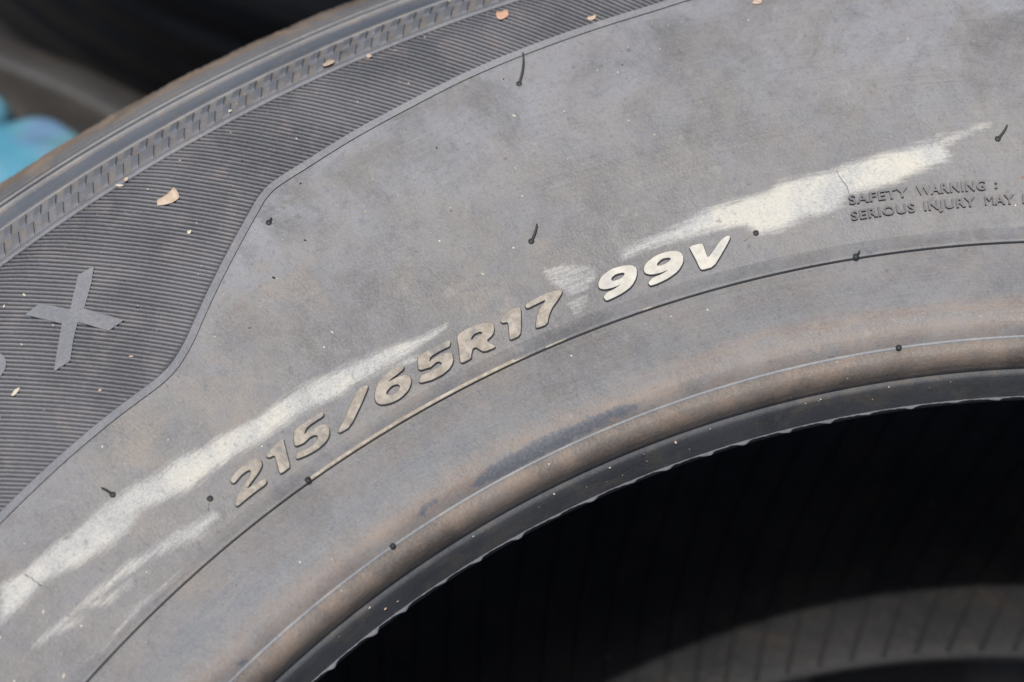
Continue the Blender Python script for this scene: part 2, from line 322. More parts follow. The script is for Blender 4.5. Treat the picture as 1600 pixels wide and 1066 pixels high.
def letter_mat(name, a, b, grey, amount):
    k = NT(name); o = k.obj()
    n1 = k.noise(o, 420, 5, .7, .3); n2 = k.noise(o, 1400, 3, .6); st = k.noise(k.scale(o, (900, 250, 300)), 1.0, 4, .6)
    col = k.mix(k.mapr(n1, .35, .65), a, b)
    col = k.mix(k.math('MULTIPLY', k.mapr(k.noise(k.scale(o, (1, 1, 1), (2, 8, 3)), 210, 6, .72), .48, .66), amount), col, grey)
    col = k.mix(k.mapr(st, .55, .75, 0, .35), col, (.20, .18, .16))
    k.bump(k.math('ADD', n2, st), .3, .00018)
    return k.fin(col, .62, .25)
M_CREAM = letter_mat('letter_cream', (.52, .48, .395), (.62, .585, .50), (.42, .41, .39), .5)
M_CREST = letter_mat('crest_tan', (.31, .26, .195), (.47, .42, .325), (.235, .20, .165), .75)
M_TAN = letter_mat('letter_tan', (.27, .23, .18), (.43, .38, .305), (.19, .185, .185), .85)

# ------------------------------------------------------------------ ground and lower tyres
def ground():
    k = NT('ground_concrete'); o = k.obj()
    n = k.noise(o, 3, 8, .65); m = k.noise(o, 40, 6, .7)
    col = k.mix(k.mapr(n, .35, .65), (.19, .175, .16), (.27, .25, .23))
    col = k.mix(k.mapr(m, .55, .7, 0, .5), col, (.13, .12, .11))
    k.bump(m, .5, .004); mat = k.fin(col, .85, .2)
    n_ = 24; xs = np.linspace(-1, 1, n_)
    xs = np.sign(xs)*np.abs(xs)**3*60
    v = [(x, y, 0) for x in xs for y in xs]
    f = [(i*n_+j, (i+1)*n_+j, (i+1)*n_+j+1, i*n_+j+1) for i in range(n_-1) for j in range(n_-1)]
    tag(link('ground', mesh('ground', v, f), None, [mat]), kind='structure')
ground()

def mirror(p): return [(r, -176 - z) for r, z in p]
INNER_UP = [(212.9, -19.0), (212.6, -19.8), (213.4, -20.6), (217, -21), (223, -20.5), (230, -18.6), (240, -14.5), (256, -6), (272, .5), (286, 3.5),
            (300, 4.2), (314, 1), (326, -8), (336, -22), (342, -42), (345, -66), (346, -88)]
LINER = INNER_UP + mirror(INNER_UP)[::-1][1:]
OUT_R = np.concatenate([np.linspace(212.9, 222, 16), np.linspace(223, 345, 70), np.linspace(346, 356.5, 14)])
TREAD = [(356.5, -30), (358, -40)]
for a in (-52, -76, -100, -124):
    TREAD += [(358.6, a+5), (351.5, a+4), (351.5, a-4), (358.6, a-5)]
TREAD += [(358, -136), (356.5, -146)]
CIRC = np.arange(0, 360, 1.5)

def plain_tyre(loc, label, cat='tyre', group=None, tread=None):
    t = empty('tyre', loc); tag(t, label, cat, group)
    rr = OUT_R[OUT_R > 217]
    top = [(r, float(ZP(r)) + (.8*(1 - (r-238.5)/3) if 238.5 <= r <= 241.5 else 0)) for r in rr]
    link('sidewall', revolve('sidewall_low', CIRC, top)[0], t, [M_SIDE2])
    link('sidewall', revolve('sidewall_under', CIRC, mirror(top), True)[0], t, [M_SIDE2])
    bead = [(r, float(ZP(r))) for r in np.linspace(212.9, rr[0], 8)]
    link('bead', revolve('bead_low', CIRC, bead)[0], t, [M_BEADSOLE])
    link('bead', revolve('bead_under', CIRC, mirror(bead), True)[0], t, [M_BEADSOLE])
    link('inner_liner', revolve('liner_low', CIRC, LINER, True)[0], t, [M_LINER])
    link('tread', revolve('tread_low', CIRC, TREAD)[0], t, [tread or M_TREAD], False)
    return t
M_RIB2 = rubber('older_rib_rubber', (.060, .060, .060), (.082, .082, .082), .6, .35)
def shoulder_rib(t):
    pr = [(r, float(ZP(r)) + h) for r, h in ((336.2, -.1), (336.9, 1.5), (338.5, 2.1), (342, 2.2), (345, 1.7), (347.5, .6), (348.6, -.1))]
    link('shoulder_rib', revolve('shoulder_rib_low', CIRC, pr)[0], t, [M_RIB2])
NBX, NBY = -.714, .311
M_NEWTREAD = rubber('new_tread_rubber', (.022, .022, .024), (.034, .033, .033), .6, .3, speck=0)
M_SIDE2 = rubber('older_rubber', (.046, .043, .040), (.064, .061, .058), .6, .35, dust=(.085, .073, .062))
plain_tyre((.050, .312, 0), 'black tyre lying under the lettered tyre, glimpsed through its hole')
nt = plain_tyre((-.3338, -.3045, 0), 'dusty tyre below at the left, its blurred grey shoulder beside the turquoise bag')
shoulder_rib(nt)
plain_tyre((NBX - .022, NBY + .028, 0), 'black tyre low in the dark gap behind the turquoise bag', tread=M_NEWTREAD)
plain_tyre((NBX, NBY, TYRE_H*S), 'black tyre at the top left corner, its dark blurred tread facing the lettered tyre', tread=M_NEWTREAD)

# ------------------------------------------------------------------ crumpled turquoise bag on the lower tyre
def bag():
    k = NT('turquoise_plastic'); o = k.obj()
    n = k.noise(o, 60, 4, .6)
    col = k.mix(k.mapr(n, .4, .6), (.085, .28, .39), (.15, .33, .40))
    col = k.mix(k.mapr(k.noise(k.scale(o, (1, 1, 1), (1, 2, 3)), 38, 3, .5), .5, .62), col, (.16, .27, .43))
    k.bump(n, .4, .002); mat = k.fin(col, .38, .5)
    import bmesh
    def blob(name, cx, cy, cz, ax, ay, az, seed, amp, parent):
        bm = bmesh.new(); bmesh.ops.create_icosphere(bm, subdivisions=5, radius=1)
        r_ = np.random.default_rng(seed); D = r_.normal(size=(14, 3)); D *= (r_.uniform(2, 7, 14)/np.linalg.norm(D, axis=1))[:, None]; ph = r_.uniform(0, 6, 14)
        for v in bm.verts:
            p = np.array(v.co); w = 1 + amp*np.mean(1.6 - 3*np.abs(np.sin(D@p + ph)))
            q = p*w; q[2] = max(q[2], -.55)
            v.co = (cx + q[0]*ax, cy + q[1]*ay, cz + q[2]*az)
        me = bpy.data.meshes.new(name); bm.to_mesh(me); bm.free()
        return link(name, me, parent, [mat])
    e = empty('plastic_bag', (-.4588, -.0535, TYRE_H*S - .0005))
    tag(e, 'crumpled turquoise plastic bag lying on the blurred lower tyre', 'bag')
    blob('bag_body', 0, 0, .008, .027, .034, .014, 3, .09, e)
    blob('tied_end', -.030, .012, .0085, .0062, .0060, .0075, 8, .14, e)
bag()

# ------------------------------------------------------------------ the lettered tyre
tyre = empty('tyre', (0, 0, TYRE_H*S))
tag(tyre, 'dusty grey tyre in the foreground with raised 215/65R17 99V lettering and pale scuffs', 'tyre')

def sdf_poly(P, poly):
    """signed distance (mm, + inside) of points P to polygon, both in unrolled (u, r)"""
    poly = np.asarray(poly); n = len(poly); d = np.full(len(P), 1e9); ins = np.zeros(len(P), bool)
    for i in range(n):
        a, b = poly[i], poly[(i+1) % n]; e = b - a; w = P - a
        t = np.clip((w@e)/(e@e + 1e-12), 0, 1); d = np.minimum(d, np.hypot(*(w - t[:, None]*e).T))
        c1 = (a[1] <= P[:, 1]) & (b[1] > P[:, 1]); c2 = (a[1] > P[:, 1]) & (b[1] <= P[:, 1])
        cr = e[0]*w[:, 1] - e[1]*w[:, 0]
        ins ^= (c1 & (cr > 0)) | (c2 & (cr < 0))
    return np.where(ins, d, -d)
def ur(l): l = np.asarray(l, float); return np.stack([np.radians(l[:, 0])*250, l[:, 1]], -1)

PHI_D = np.arange(-29, 34.01, .12)
PHIS = np.concatenate([PHI_D, np.arange(35, 331, 1.5)])
PHIS = PHIS[PHIS < 331]
rows = np.concatenate([np.linspace(218.8, 238, 44), np.linspace(238.5, 333, 200)])
def wall_z(r):
    r = np.asarray(r, float); z = ZP(r)
    return z
WZ = wall_z
def wear_marks(me, PH, RR):
    PH = (PH + 180) % 360 - 180
    P = np.stack([np.radians(PH)*250, RR], -1)
    vis = np.abs(PH) < 40
    sc = np.full(len(P), -4.0)
    polys = [FEAT['s1u'] + FEAT['s1l'][::-1], FEAT['s1b'], FEAT['s2u'] + FEAT['s2l'][::-1], FEAT['s2c'], FEAT['s2d'], FEAT['s5'],
             FEAT['s3u'] + FEAT['s3l'][::-1], FEAT['s3t'], FEAT['s3v'], FEAT['p4'], FEAT['p4b']]
    lim = [9, .35, 9, .3, .2, .3, 9, .4, .1, .35, .0]
    for p, cap in zip(polys, lim):
        q = ur(p); lo, hi = q.min(0) - 5, q.max(0) + 5
        idx = np.where(vis & (P > lo).all(1) & (P < hi).all(1))[0]
        sc[idx] = np.maximum(sc[idx], np.minimum(sdf_poly(P[idx], q), cap))
    tn = np.full(len(P), .30)
    for (ph, r), rad, a in zip(FEAT['tanblob'], (7, 5, 9, 9, 11, 12, 9, 8, 7, 5, 7, 8, 9, 10), (.9, .9, .5, .7, .9, .9, .9, .8, .5, 1, .7, .6, .8, .7)):
        d2 = (P[:, 0] - math.radians(ph)*250)**2 + (P[:, 1] - r)**2
        tn = np.maximum(tn, a*np.exp(-d2/rad**2))
    # worn tan line of dust round the lettering, and the polished crest of the rim rib
    tn = np.maximum(tn, .75*np.exp(-((RR - 242)/2.2)**2)*np.exp(-((PH + 2)/11)**2))
    crest = ((RR >= 238.45) & (RR <= 239.55))*np.clip(1.2 - np.abs((PH + 3)/9)**4, 0, 1)
    tn = np.maximum(tn, crest)
    ru = 1.1*np.exp(-((RR - 221.2)/3.0)**2)*np.clip(.85 + .15*np.cos(np.radians(PH*9)), 0, 1)
    ru = np.maximum(ru, .9*np.exp(-((RR - 224.8)/2.0)**2)*np.clip((PH - 5)/8, 0, 1))
    ru = np.maximum(ru, .22*np.exp(-((RR - 234)/3)**2))
    we = np.full(len(P), -4.0)
    for nm in ('wear1', 'wear2', 'wear3'):
        q = ur(FEAT[nm]); idx = np.where(vis & (P > q.min(0) - 5).all(1) & (P < q.max(0) + 5).all(1))[0]
        we[idx] = np.maximum(we[idx], sdf_poly(P[idx], q))
    tn = np.maximum(tn, .95*((RR > 316.5) & (RR < 331)))
    def sst(x, a, b_): t_ = np.clip((x - a)/(b_ - a), 0, 1); return t_*t_*(3 - 2*t_)
    pale = .12 + .75*sst(RR, 262, 288)*(1 - .35*sst(PH, 6, 16)) + .25*sst(PH, 16, 26)
    dB = RR - np.interp(PH, np.array(BORDER)[:, 0], np.array(BORDER)[:, 1])
    pale = np.maximum(pale, .95*np.exp(-(dB/9)**2)*(PH > -6))
    pale = np.maximum(pale, 1.4*np.exp(-((PH - 28.3)/1.2)**2 - ((RR - 290)/4)**2))
    cool = .9*np.exp(-((RR - 229.5)/4.6)**2)*(1 - .5*sst(PH, 2, 14))
    fattr(me, 'pale', pale); fattr(me, 'cool', cool)
    fattr(me, 'scuff', sc); fattr(me, 'tan', tn); fattr(me, 'rust', ru); fattr(me, 'wear', we)
def make_sidewall():
    me, PH, RR = revolve('sidewall', PHIS, np.stack([rows, wall_z(rows)], -1))
    wear_marks(me, PH, RR); link('sidewall', me, tyre, [M_AGED])
    # rim rib below the lettering: a sloping crest that ends in a sharp step
    pr = [(r, float(ZP(r)) + h) for r, h in ((238.44, -.12), (238.50, .80), (238.75, .92), (239.15, .86), (239.6, .70), (240.3, .45), (241.2, .16), (242.2, -.03))]
    me, PH, RR = revolve('rim_rib', PHIS, pr)
    wear_marks(me, PH, RR)
    for m_ in (M_AGED, M_WALLSHADE, M_CREST): me.materials.append(m_)
    idx = np.zeros((len(PHIS), 7), np.int32); idx[:, 0] = 1  # step wall painted near-black for its shade
    pp = (PHIS + 180) % 360 - 180; g = np.random.default_rng(6)
    n1 = np.interp(pp, np.linspace(-40, 40, 101), g.uniform(0, 1, 101))
    on = (pp > -9.05) & (pp < 12) & (n1 > np.interp(pp, [-9, 1.5, 4, 12], [-.1, -.02, .35, .95]))
    idx[on, 1] = 2; idx[on & (pp < 2.5), 2] = 2
    me.polygons.foreach_set('material_index', idx.ravel())
    link('rim_rib', me, tyre, (), False)
make_sidewall()

# bead: heel rounding (brown stained) and sole with its thin torn flash
M_HEEL = rubber('heel_rubber', (.092, .076, .063), (.160, .132, .110), .5, .4, dust=(.205, .150, .110), speck=.80, bd=.0004)
hp = pchip(np.array([-11.2, -9.4, -7.8, -6.4, -5.4, -4.75, -4.3, -4]), np.array([215.45, 214.98, 214.98, 215.22, 215.72, 216.4, 217.4, 218.8]))
heel = [(float(hp(z)), float(z)) for z in np.concatenate([np.linspace(-11.2, -6, 14), np.linspace(-5.8, -4, 24)])]
b = link('bead', revolve('bead_heel', PHIS, heel)[0], tyre, [M_HEEL])
b['label'] = 'brown stained rounded heel of the bead'
sole = [(212.95, -19.0), (213.0, -18.5), (213.3, -16.8), (213.7, -14.2), (214.05, -12), (214.2, -11.7), (214.5, -11.4), (215.45, -11.2)]
b = link('bead_sole', revolve('bead_sole', PHIS, sole)[0], tyre, [M_BEADSOLE])
b['label'] = 'dark bare rubber band at the inner edge'
def flash():
    ph = np.arange(-180, 180.05, .06); x = ((ph - 15.21)/2.36 + .5) % 1 - .5
    cell = np.floor((ph - 15.21)/2.36 + .5).astype(int); am = np.random.default_rng(3).uniform(.35, 1.3, 200)[cell + 95]; x = x + np.random.default_rng(4).normal(0, .07, 200)[cell + 95]
    w = .16 + .05*np.sin(ph*5.1) + .03*np.sin(ph*13.7) + am*.62*np.exp(-(np.where(x < 0, x/.20, x/.10))**2)
    n = len(ph); v = []; f = []
    for rr, zz in ((213.15, -18.75), (212.95 - w*.5, -18.7 + .05*np.sin(ph*7)), (212.95 - w, -18.85), (212.95 - w, -19.05), (213.15, -19.2)):
        v.append(polar(ph, np.broadcast_to(rr, n), np.broadcast_to(zz, n)))
    v = np.concatenate(v)
    for k in range(4):
        for i in range(n - 1): f.append((k*n+i, k*n+i+1, (k+1)*n+i+1, (k+1)*n+i))
    o = link('flash_lip', mesh('flash_lip', v, f), tyre, [M_FLASH]); o['label'] = 'pale scalloped sliver of rubber flash along the inner edge'
flash()
# thin moulding line along the heel
def ring(name, r, z, w, h, mat, phis=PHIS, seg=6, parent=tyre):
    prof = [(r + w*math.cos(a), z + h*math.sin(a)) for a in np.linspace(math.pi, 0, seg)]
    return link(name, revolve(name, phis, prof)[0], parent, [mat])
ring('moulding_line', 218.72, -4.1, .36, .46, M_FLASH2)

# inner liner with its slanting ribs
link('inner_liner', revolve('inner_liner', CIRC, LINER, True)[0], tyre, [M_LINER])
def liner_rib(i):
    r = np.linspace(214.5, 300, 26); z = np.interp(r, [213.4, 217, 223, 230, 240, 256, 272, 286, 300], [-155.4, -155, -155.5, -157.4, -161.5, -170, -176.5, -179.5, -180.2])
    ph = 25.66 + i*2.19 + (r - 215.9)*.127; w = .75; v = []; f = []
    for k, (s, h) in enumerate(((-1, -.1), (-.5, .95), (.5, .95), (1, -.1))):
        v.append(polar(ph + np.degrees(s*w/r), r, z + h))
    v = np.concatenate(v); n = len(r)
    for k in range(3):
        for j in range(n - 1): f.append((k*n+j, k*n+j+1, (k+1)*n+j+1, (k+1)*n+j))
    link('liner_rib', mesh('liner_rib', v, f), tyre, [M_LINER])
for i in range(-90, 74): liner_rib(i)

# shoulder and tread, underside
sb = [(331.6, float(ZP(331.6)) - .1), (332.2, float(ZP(332.2)) - .1)] + [(r, float(ZP(r)) - .35*math.sin((r - 332.4)/6.2*math.pi)) for r in np.linspace(332.4, 338.6, 14)] + [(339.2, float(ZP(339.2)) + .1)]
link('smooth_band', revolve('smooth_band', PHIS, sb)[0], tyre, [M_BAND])
def zr(r, h): return (r, float(ZP(r)) + h)
sh = [zr(339.2, .1), zr(339.7, .8), zr(340.6, 1.0), zr(341.0, .8), zr(341.15, -1.0), zr(342.1, -1.1), zr(342.25, .7), zr(343.0, .95), zr(343.5, .7), zr(343.65, -.9), zr(344.6, -.9), zr(344.8, .3)]
sh += [zr(r, .35) for r in np.linspace(345.4, 349, 6)]
me, _, _ = revolve('shoulder', PHIS, sh)
for m_ in (M_SHOULDER, M_FLASH2, M_SHADE_CRACK): me.materials.append(m_)
seg = np.array([0, 1, 1, 2, 2, 2, 1, 1, 2, 2, 2] + [0]*(len(sh) - 12), np.int32)  # relief light painted in: paler crests, near-black shaded grooves
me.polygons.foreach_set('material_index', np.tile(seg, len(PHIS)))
link('shoulder', me, tyre, (), False)
te = [(r, float(ZP(r)) + .35) for r in np.linspace(349, 355.2, 12)] + [(356.2, -26), (356.9, -30)]
def tread_edge():
    me, PH, RR = revolve('tread_edge', PHIS, te)
    co = np.zeros(len(me.vertices)*3, np.float32); me.vertices.foreach_get('co', co); co = co.reshape(-1, 3)
    w = (np.sin(PH*2.3) + .6*np.sin(PH*7.1 + 1) + .8*np.sin(PH*17.3 + RR) + .6*np.sin(PH*31.7))*.13*np.clip((RR - 350)/3, 0, 1)*S
    co[:, 2] += w; me.vertices.foreach_set('co', co.ravel()); me.update()
    return link('tread_edge', me, tyre, [M_TREAD])
tread_edge()
link('tread', revolve('tread', CIRC, TREAD)[0], tyre, [M_TREAD], False)
und = [(r, float(ZP(r))) for r in OUT_R]
link('sidewall', revolve('sidewall_underneath', CIRC, mirror(und), True)[0], tyre, [M_SIDE2])

# checkered shoulder band: ring ribs and two rows of raised blocks
def ribbon(name, r0, r1, h, mat, phis, wob=0.0):
    prof = [(r0, float(ZP(r0)) - .15), (r0 + .12, float(ZP(r0)) + h), (r1 - .12, float(ZP(r1)) + h), (r1, float(ZP(r1)) - .15)]
    return link(name, revolve(name, phis, prof)[0], tyre, [mat], False)
ribbon('panel_rim', 314.6, 316.5, .50, M_SMOOTH, PHIS)
ribbon('band_rim', 330.7, 331.6, .55, M_FLASH2, PHIS)
PER = .672
def block_mesh(r0, r1, name):
    v = []; n = 5
    for k, (t, g) in enumerate(((0, -.3), (.16, 1), (.5, 1), (.9, 1), (1, -.3))):
        r = r0 + (r1 - r0)*t
        for ph, h in ((-PER*.25, -.2), (-PER*.235, .50), (PER*.24, .62), (PER*.25, -.2)):
            v.append(polar(ph + (r - 323.5)*.079, r, float(ZP(r)) + (h*g if h > 0 else h)))
    f = [(k*4+j, k*4+j+1, k*4+j+5, k*4+j+4) for k in range(n - 1) for j in range(3)]
    f += [(3, 2, 1, 0), tuple((n-1)*4 + j for j in range(4))]
    mi = [1 if j == 2 else 0 for k in range(n - 1) for j in range(3)] + [0, 0]  # one side wall painted dark in place of the block's shadow
    me = mesh(name, np.array(v), f, mi); me.materials.append(M_BLOCK); me.materials.append(M_SHADE_CRACK); return me
bm1 = block_mesh(316.9, 323.4, 'checker_block_a'); bm2 = block_mesh(323.7, 330.3, 'checker_block_b')
for i in range(-72, 82):
    for me, off in ((bm1, 0), (bm2, .5)):
        ph = -3.5 + (i + off)*PER
        if -49 < ph < 49:
            o = link('checker_block', me, tyre, (), False)
            o.rotation_euler.z = -math.radians(ph)

# ridged panel: fine slanting ridges, one piece
BO = np.array(BORDER)
def rb(phi): return np.interp(phi, BO[:, 0], BO[:, 1])
def ridges():
    v = []; f = []; base = 0
    tan = math.tan(math.radians(42.5)); wob = np.random.default_rng(5)
    for p0 in np.arange(-62, 36, .2455):
        r = np.linspace(314.4, 268, 70)
        ph = p0 + np.degrees(tan*np.log(314.4/r))
        gap = r - rb(ph) - 1.12/np.where((ph > -11.2) & (ph < -3.2), .62, 1)
        if gap[0] < 1: continue
        n = int(np.argmax(gap < 0)) if (gap < 0).any() else len(r) - 1
        re = r[n-1] + (r[n] - r[n-1])*gap[n-1]/(gap[n-1] - gap[n]) if gap[n] < 0 else r[n]   # exact end under the border
        r = np.linspace(314.4, re, max(6, n)); n = len(r); ph = p0 + np.degrees(tan*np.log(314.4/r))
        hw = .250; jit = .02*wob.normal(size=n); hh = .60 + .03*wob.normal()
        nx = math.cos(math.atan(tan)); ny = math.sin(math.atan(tan))
        for s, h in ((-1.15, -.1), (-.85, hh*.92), (0, hh), (.85, hh*.92), (1.15, -.1)):
            d = s*hw + jit*.5
            rr = r + d*ny; pp = ph + np.degrees(d*nx/r)
            v.append(polar(pp, rr, ZP(rr) + h))
        for k in range(4):
            for j in range(n - 1): f.append((base+k*n+j, base+k*n+j+1, base+(k+1)*n+j+1, base+(k+1)*n+j))
        f.append(tuple(base + k*n for k in range(5))); f.append(tuple(base + k*n + n - 1 for k in range(4, -1, -1)))
        base += 5*n
    o = link('ridge_panel', mesh('ridge_panel', np.concatenate(v), f), tyre, [M_RIDGE])
    tag(o, 'panel of fine slanting ridges', kind='stuff')
ridges()
def panel_shade():
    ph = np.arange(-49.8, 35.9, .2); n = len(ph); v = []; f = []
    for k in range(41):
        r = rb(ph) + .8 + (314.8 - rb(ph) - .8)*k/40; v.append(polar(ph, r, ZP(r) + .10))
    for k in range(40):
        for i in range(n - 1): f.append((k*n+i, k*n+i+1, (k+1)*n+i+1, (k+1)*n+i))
    link('panel_shade', mesh('panel_shade', np.concatenate(v), f), tyre, [M_SHADE_CRACK])  # added near-black sheet, groove shade between the ridges put into colour
panel_shade()

def chaikin(p, it=2, keep=0.0):
    p = np.asarray(p, float)
    for _ in range(it):
        q = np.roll(p, -1, 0); p = np.stack([.78*p + .22*q, .22*p + .78*q], 1).reshape(-1, 2)
    return p
def resample_open(p, d):
    p = np.asarray(p, float); s = np.r_[0, np.cumsum(np.hypot(*np.diff(p, axis=0).T))]; n = max(2, int(s[-1]/d))
    t = np.linspace(0, s[-1], n); return np.stack([np.interp(t, s, p[:, 0]), np.interp(t, s, p[:, 1])], -1)
def resample_closed(p, n):
    p = np.vstack([p, p[:1]]); q = resample_open(p, np.sum(np.hypot(*np.diff(p, axis=0).T))/(n + 1.5)); return q[:-1]
def border():
    p = ur(BORDER); p = resample_open(p, 1.2)
    for _ in range(2): p[1:-1] = .25*p[:-2] + .5*p[1:-1] + .25*p[2:]
    p = resample_open(p, .7); t = np.gradient(p, axis=0); t /= np.hypot(*t.T)[:, None]; nrm = np.stack([-t[:, 1], t[:, 0]], -1)
    v = []; f = []; n = len(p)
    for d, h in ((-.02, -.15), (.02, .34), (1.38, .72), (1.50, -.15)):
        q = p + nrm*d; v.append(polar(np.degrees(q[:, 0]/250), q[:, 1], WZ(q[:, 1]) + h))
    for k in range(3):
        for i in range(n - 1): f.append((k*n+i, k*n+i+1, (k+1)*n+i+1, (k+1)*n+i))
    me = mesh('panel_border', np.concatenate(v), f, [1]*(n-1) + [0]*(2*n-2)); me.materials.append(M_SMOOTH); me.materials.append(M_WALLSHADE)  # inner wall painted dark as a shade line
    link('panel_border', me, tyre, (), False)
border()

def solid(name, outer, holes, h, mat, low=-.12, inset=.10, parent=tyre, smooth_it=2, zf=WZ, grow=0.0):
    loops = [chaikin(ur(outer), smooth_it)] + [chaikin(ur(q), smooth_it) for q in holes]
    fixed = []
    for i, l in enumerate(loops):
        if grow:
            t = np.roll(l, -1, 0) - np.roll(l, 1, 0); t /= np.hypot(*t.T)[:, None] + 1e-9; nn = np.stack([t[:, 1], -t[:, 0]], -1)
            ar = np.sum(l[:, 0]*np.roll(l[:, 1], -1) - np.roll(l[:, 0], -1)*l[:, 1])
            l = l + nn*(grow if ar > 0 else -grow)*(1 if i == 0 else -1)
        a = np.sum(l[:, 0]*np.roll(l[:, 1], -1) - np.roll(l[:, 0], -1)*l[:, 1])
        if (a < 0) != (i > 0): l = l[::-1]
        fixed.append(l)
    v = []; f = []; mi = []; top = []; base = 0
    for l in fixed:
        n = len(l); t = np.roll(l, -1, 0) - np.roll(l, 1, 0); t /= np.hypot(*t.T)[:, None] + 1e-9
        inn = np.stack([-t[:, 1], t[:, 0]], -1)
        for d, hh in ((-.16, low), (-.15, .03), (-.04, .06), (inset*.2, h*.8), (inset*.6, h)):  # dark foot and walls paint a shadow outline round the character
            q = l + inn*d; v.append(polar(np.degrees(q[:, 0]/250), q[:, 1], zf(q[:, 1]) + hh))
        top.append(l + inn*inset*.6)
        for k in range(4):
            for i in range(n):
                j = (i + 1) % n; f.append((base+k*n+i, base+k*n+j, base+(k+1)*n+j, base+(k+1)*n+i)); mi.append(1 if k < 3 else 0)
        base += 5*n
    idx = []; b0 = 0
    for l in fixed: n = len(l); idx += list(range(b0 + 4*n, b0 + 5*n)); b0 += 5*n
    allp = np.concatenate(top)
    for tri in tessellate_polygon([[Vector((p[0], p[1], 0)) for p in l] for l in top]):
        a, b_, c = (allp[i] for i in tri)
        if (b_[0]-a[0])*(c[1]-a[1]) - (b_[1]-a[1])*(c[0]-a[0]) < 0: tri = tri[::-1]
        f.append(tuple(idx[i] for i in tri)); mi.append(0)
    me = mesh(name, np.concatenate(v), f, mi); me.materials.append(mat); me.materials.append(M_WALLSHADE)
    return link(name, me, parent, (), False)

for key, hole, mat, nm in (('g2', None, M_TAN, 'digit'), ('g1', None, M_TAN, 'digit'), ('g5', None, M_TAN, 'digit'), ('gslash', None, M_TAN, 'slash'),
                       ('g6', 'g6h', M_TAN, 'digit'), ('g5b', None, M_TAN, 'digit'), ('gR', 'gRh', M_TAN, 'letter'), ('g1b', None, M_TAN, 'digit'),
                       ('g7', None, M_TAN, 'digit'), ('g9', 'g9h', M_CREAM, 'digit'), ('g9b', 'g9bh', M_CREAM, 'digit'), ('gV', None, M_CREAM, 'letter')):
    solid(nm, FEAT[key], [FEAT[hole]] if hole else [], .60, mat, grow=0 if key in ('g6', 'g5b') else .05, smooth_it=0 if key == 'g5b' else 1)
solid('letter', FEAT['gX'], [], .78, M_SMOOTH, smooth_it=0, inset=.06)
# round letter whose edge just enters the frame
cap = [(-70.85 + 3.35*math.cos(a), 296.6 + 3.35*math.sin(a)) for a in np.linspace(-2.35, .85, 14)] + [(-78.2 + 3.35*math.cos(a), 303.2 + 3.35*math.sin(a)) for a in np.linspace(.85, 3.95, 14)]
solid('letter', [(math.degrees(u/250), r) for u, r in cap], [], .78, M_SMOOTH, smooth_it=0, inset=.06)

# small moulded warning text
def small_text(word, p0, p1, rbase, cap):
    cu = bpy.data.curves.new('t', 'FONT'); cu.body = word; cu.size = 1; cu.offset = 0 if word[0] in 'MW' else .026; cu.resolution_u = 3; cu.space_character = 1.1
    o = bpy.data.objects.new('t', cu); COL.objects.link(o)
    bpy.context.view_layer.update()
    dg = bpy.context.evaluated_depsgraph_get(); me = o.evaluated_get(dg).to_mesh()
    xs = [v.co.x for v in me.vertices]; x0, x1 = min(xs), max(xs); y1 = max(v.co.y for v in me.vertices)
    o.evaluated_get(dg).to_mesh_clear(); bpy.data.objects.remove(o); bpy.data.curves.remove(cu)
    # one object for every character, advanced by the font's own widths
    done = []
    for i, ch in enumerate(word):
        def extent(s):
            c2 = bpy.data.curves.new('t', 'FONT'); c2.body = s; c2.size = 1; c2.offset = 0 if s[0] in 'MW' else .026; c2.resolution_u = 3; c2.space_character = 1.1
            q = bpy.data.objects.new('t', c2); COL.objects.link(q); bpy.context.view_layer.update()
            d2 = bpy.context.evaluated_depsgraph_get(); ev = q.evaluated_get(d2); m = ev.to_mesh()
            vv = np.array([v.co[:2] for v in m.vertices]); ff = [tuple(p.vertices) for p in m.polygons]; ev.to_mesh_clear()
            bpy.data.objects.remove(q); bpy.data.curves.remove(c2); return vv, ff
        vv, ff = extent(ch); pre, _ = extent(word[:i+1])
        vv[:, 0] += pre[:, 0].max() - vv[:, 0].max()
        ph = p0 + (vv[:, 0] - x0)/(x1 - x0)*(p1 - p0); r = rbase + vv[:, 1]/y1*cap
        n = len(vv); v = np.concatenate([polar(ph, r, WZ(r) + .58), polar(ph, r, WZ(r) - .12)])
        ed = {}
        for q in ff:
            for a, b_ in zip(q, q[1:] + q[:1]): ed[(a, b_)] = 1
        f = list(ff); mi = [0]*len(ff)
        for (a, b_) in ed:
            if (b_, a) not in ed: f.append((b_, a, a + n, b_ + n)); mi.append(1)  # side walls get the dark shade colour
        m2 = mesh('small_letter', v, f, mi); m2.materials.append(M_TEXT); m2.materials.append(M_WALLSHADE)
        link('small_letter', m2, tyre, (), False)
for w, a, b_, r_, cp in (('SAFETY', 20.53, 23.36, 249.72, 1.9), ('WARNING', 23.78, 27.03, 249.72, 1.9), (':', 27.46, 27.60, 249.9, 1.35),
                     ('SERIOUS', 20.49, 23.58, 246.45, 1.85), ('INJURY', 24.01, 26.47, 246.5, 1.85), ('MAY', 26.93, 28.33, 246.55, 1.85), ('R', 28.72, 29.12, 246.6, 1.85)):
    small_text(w, a, b_, r_, cp)

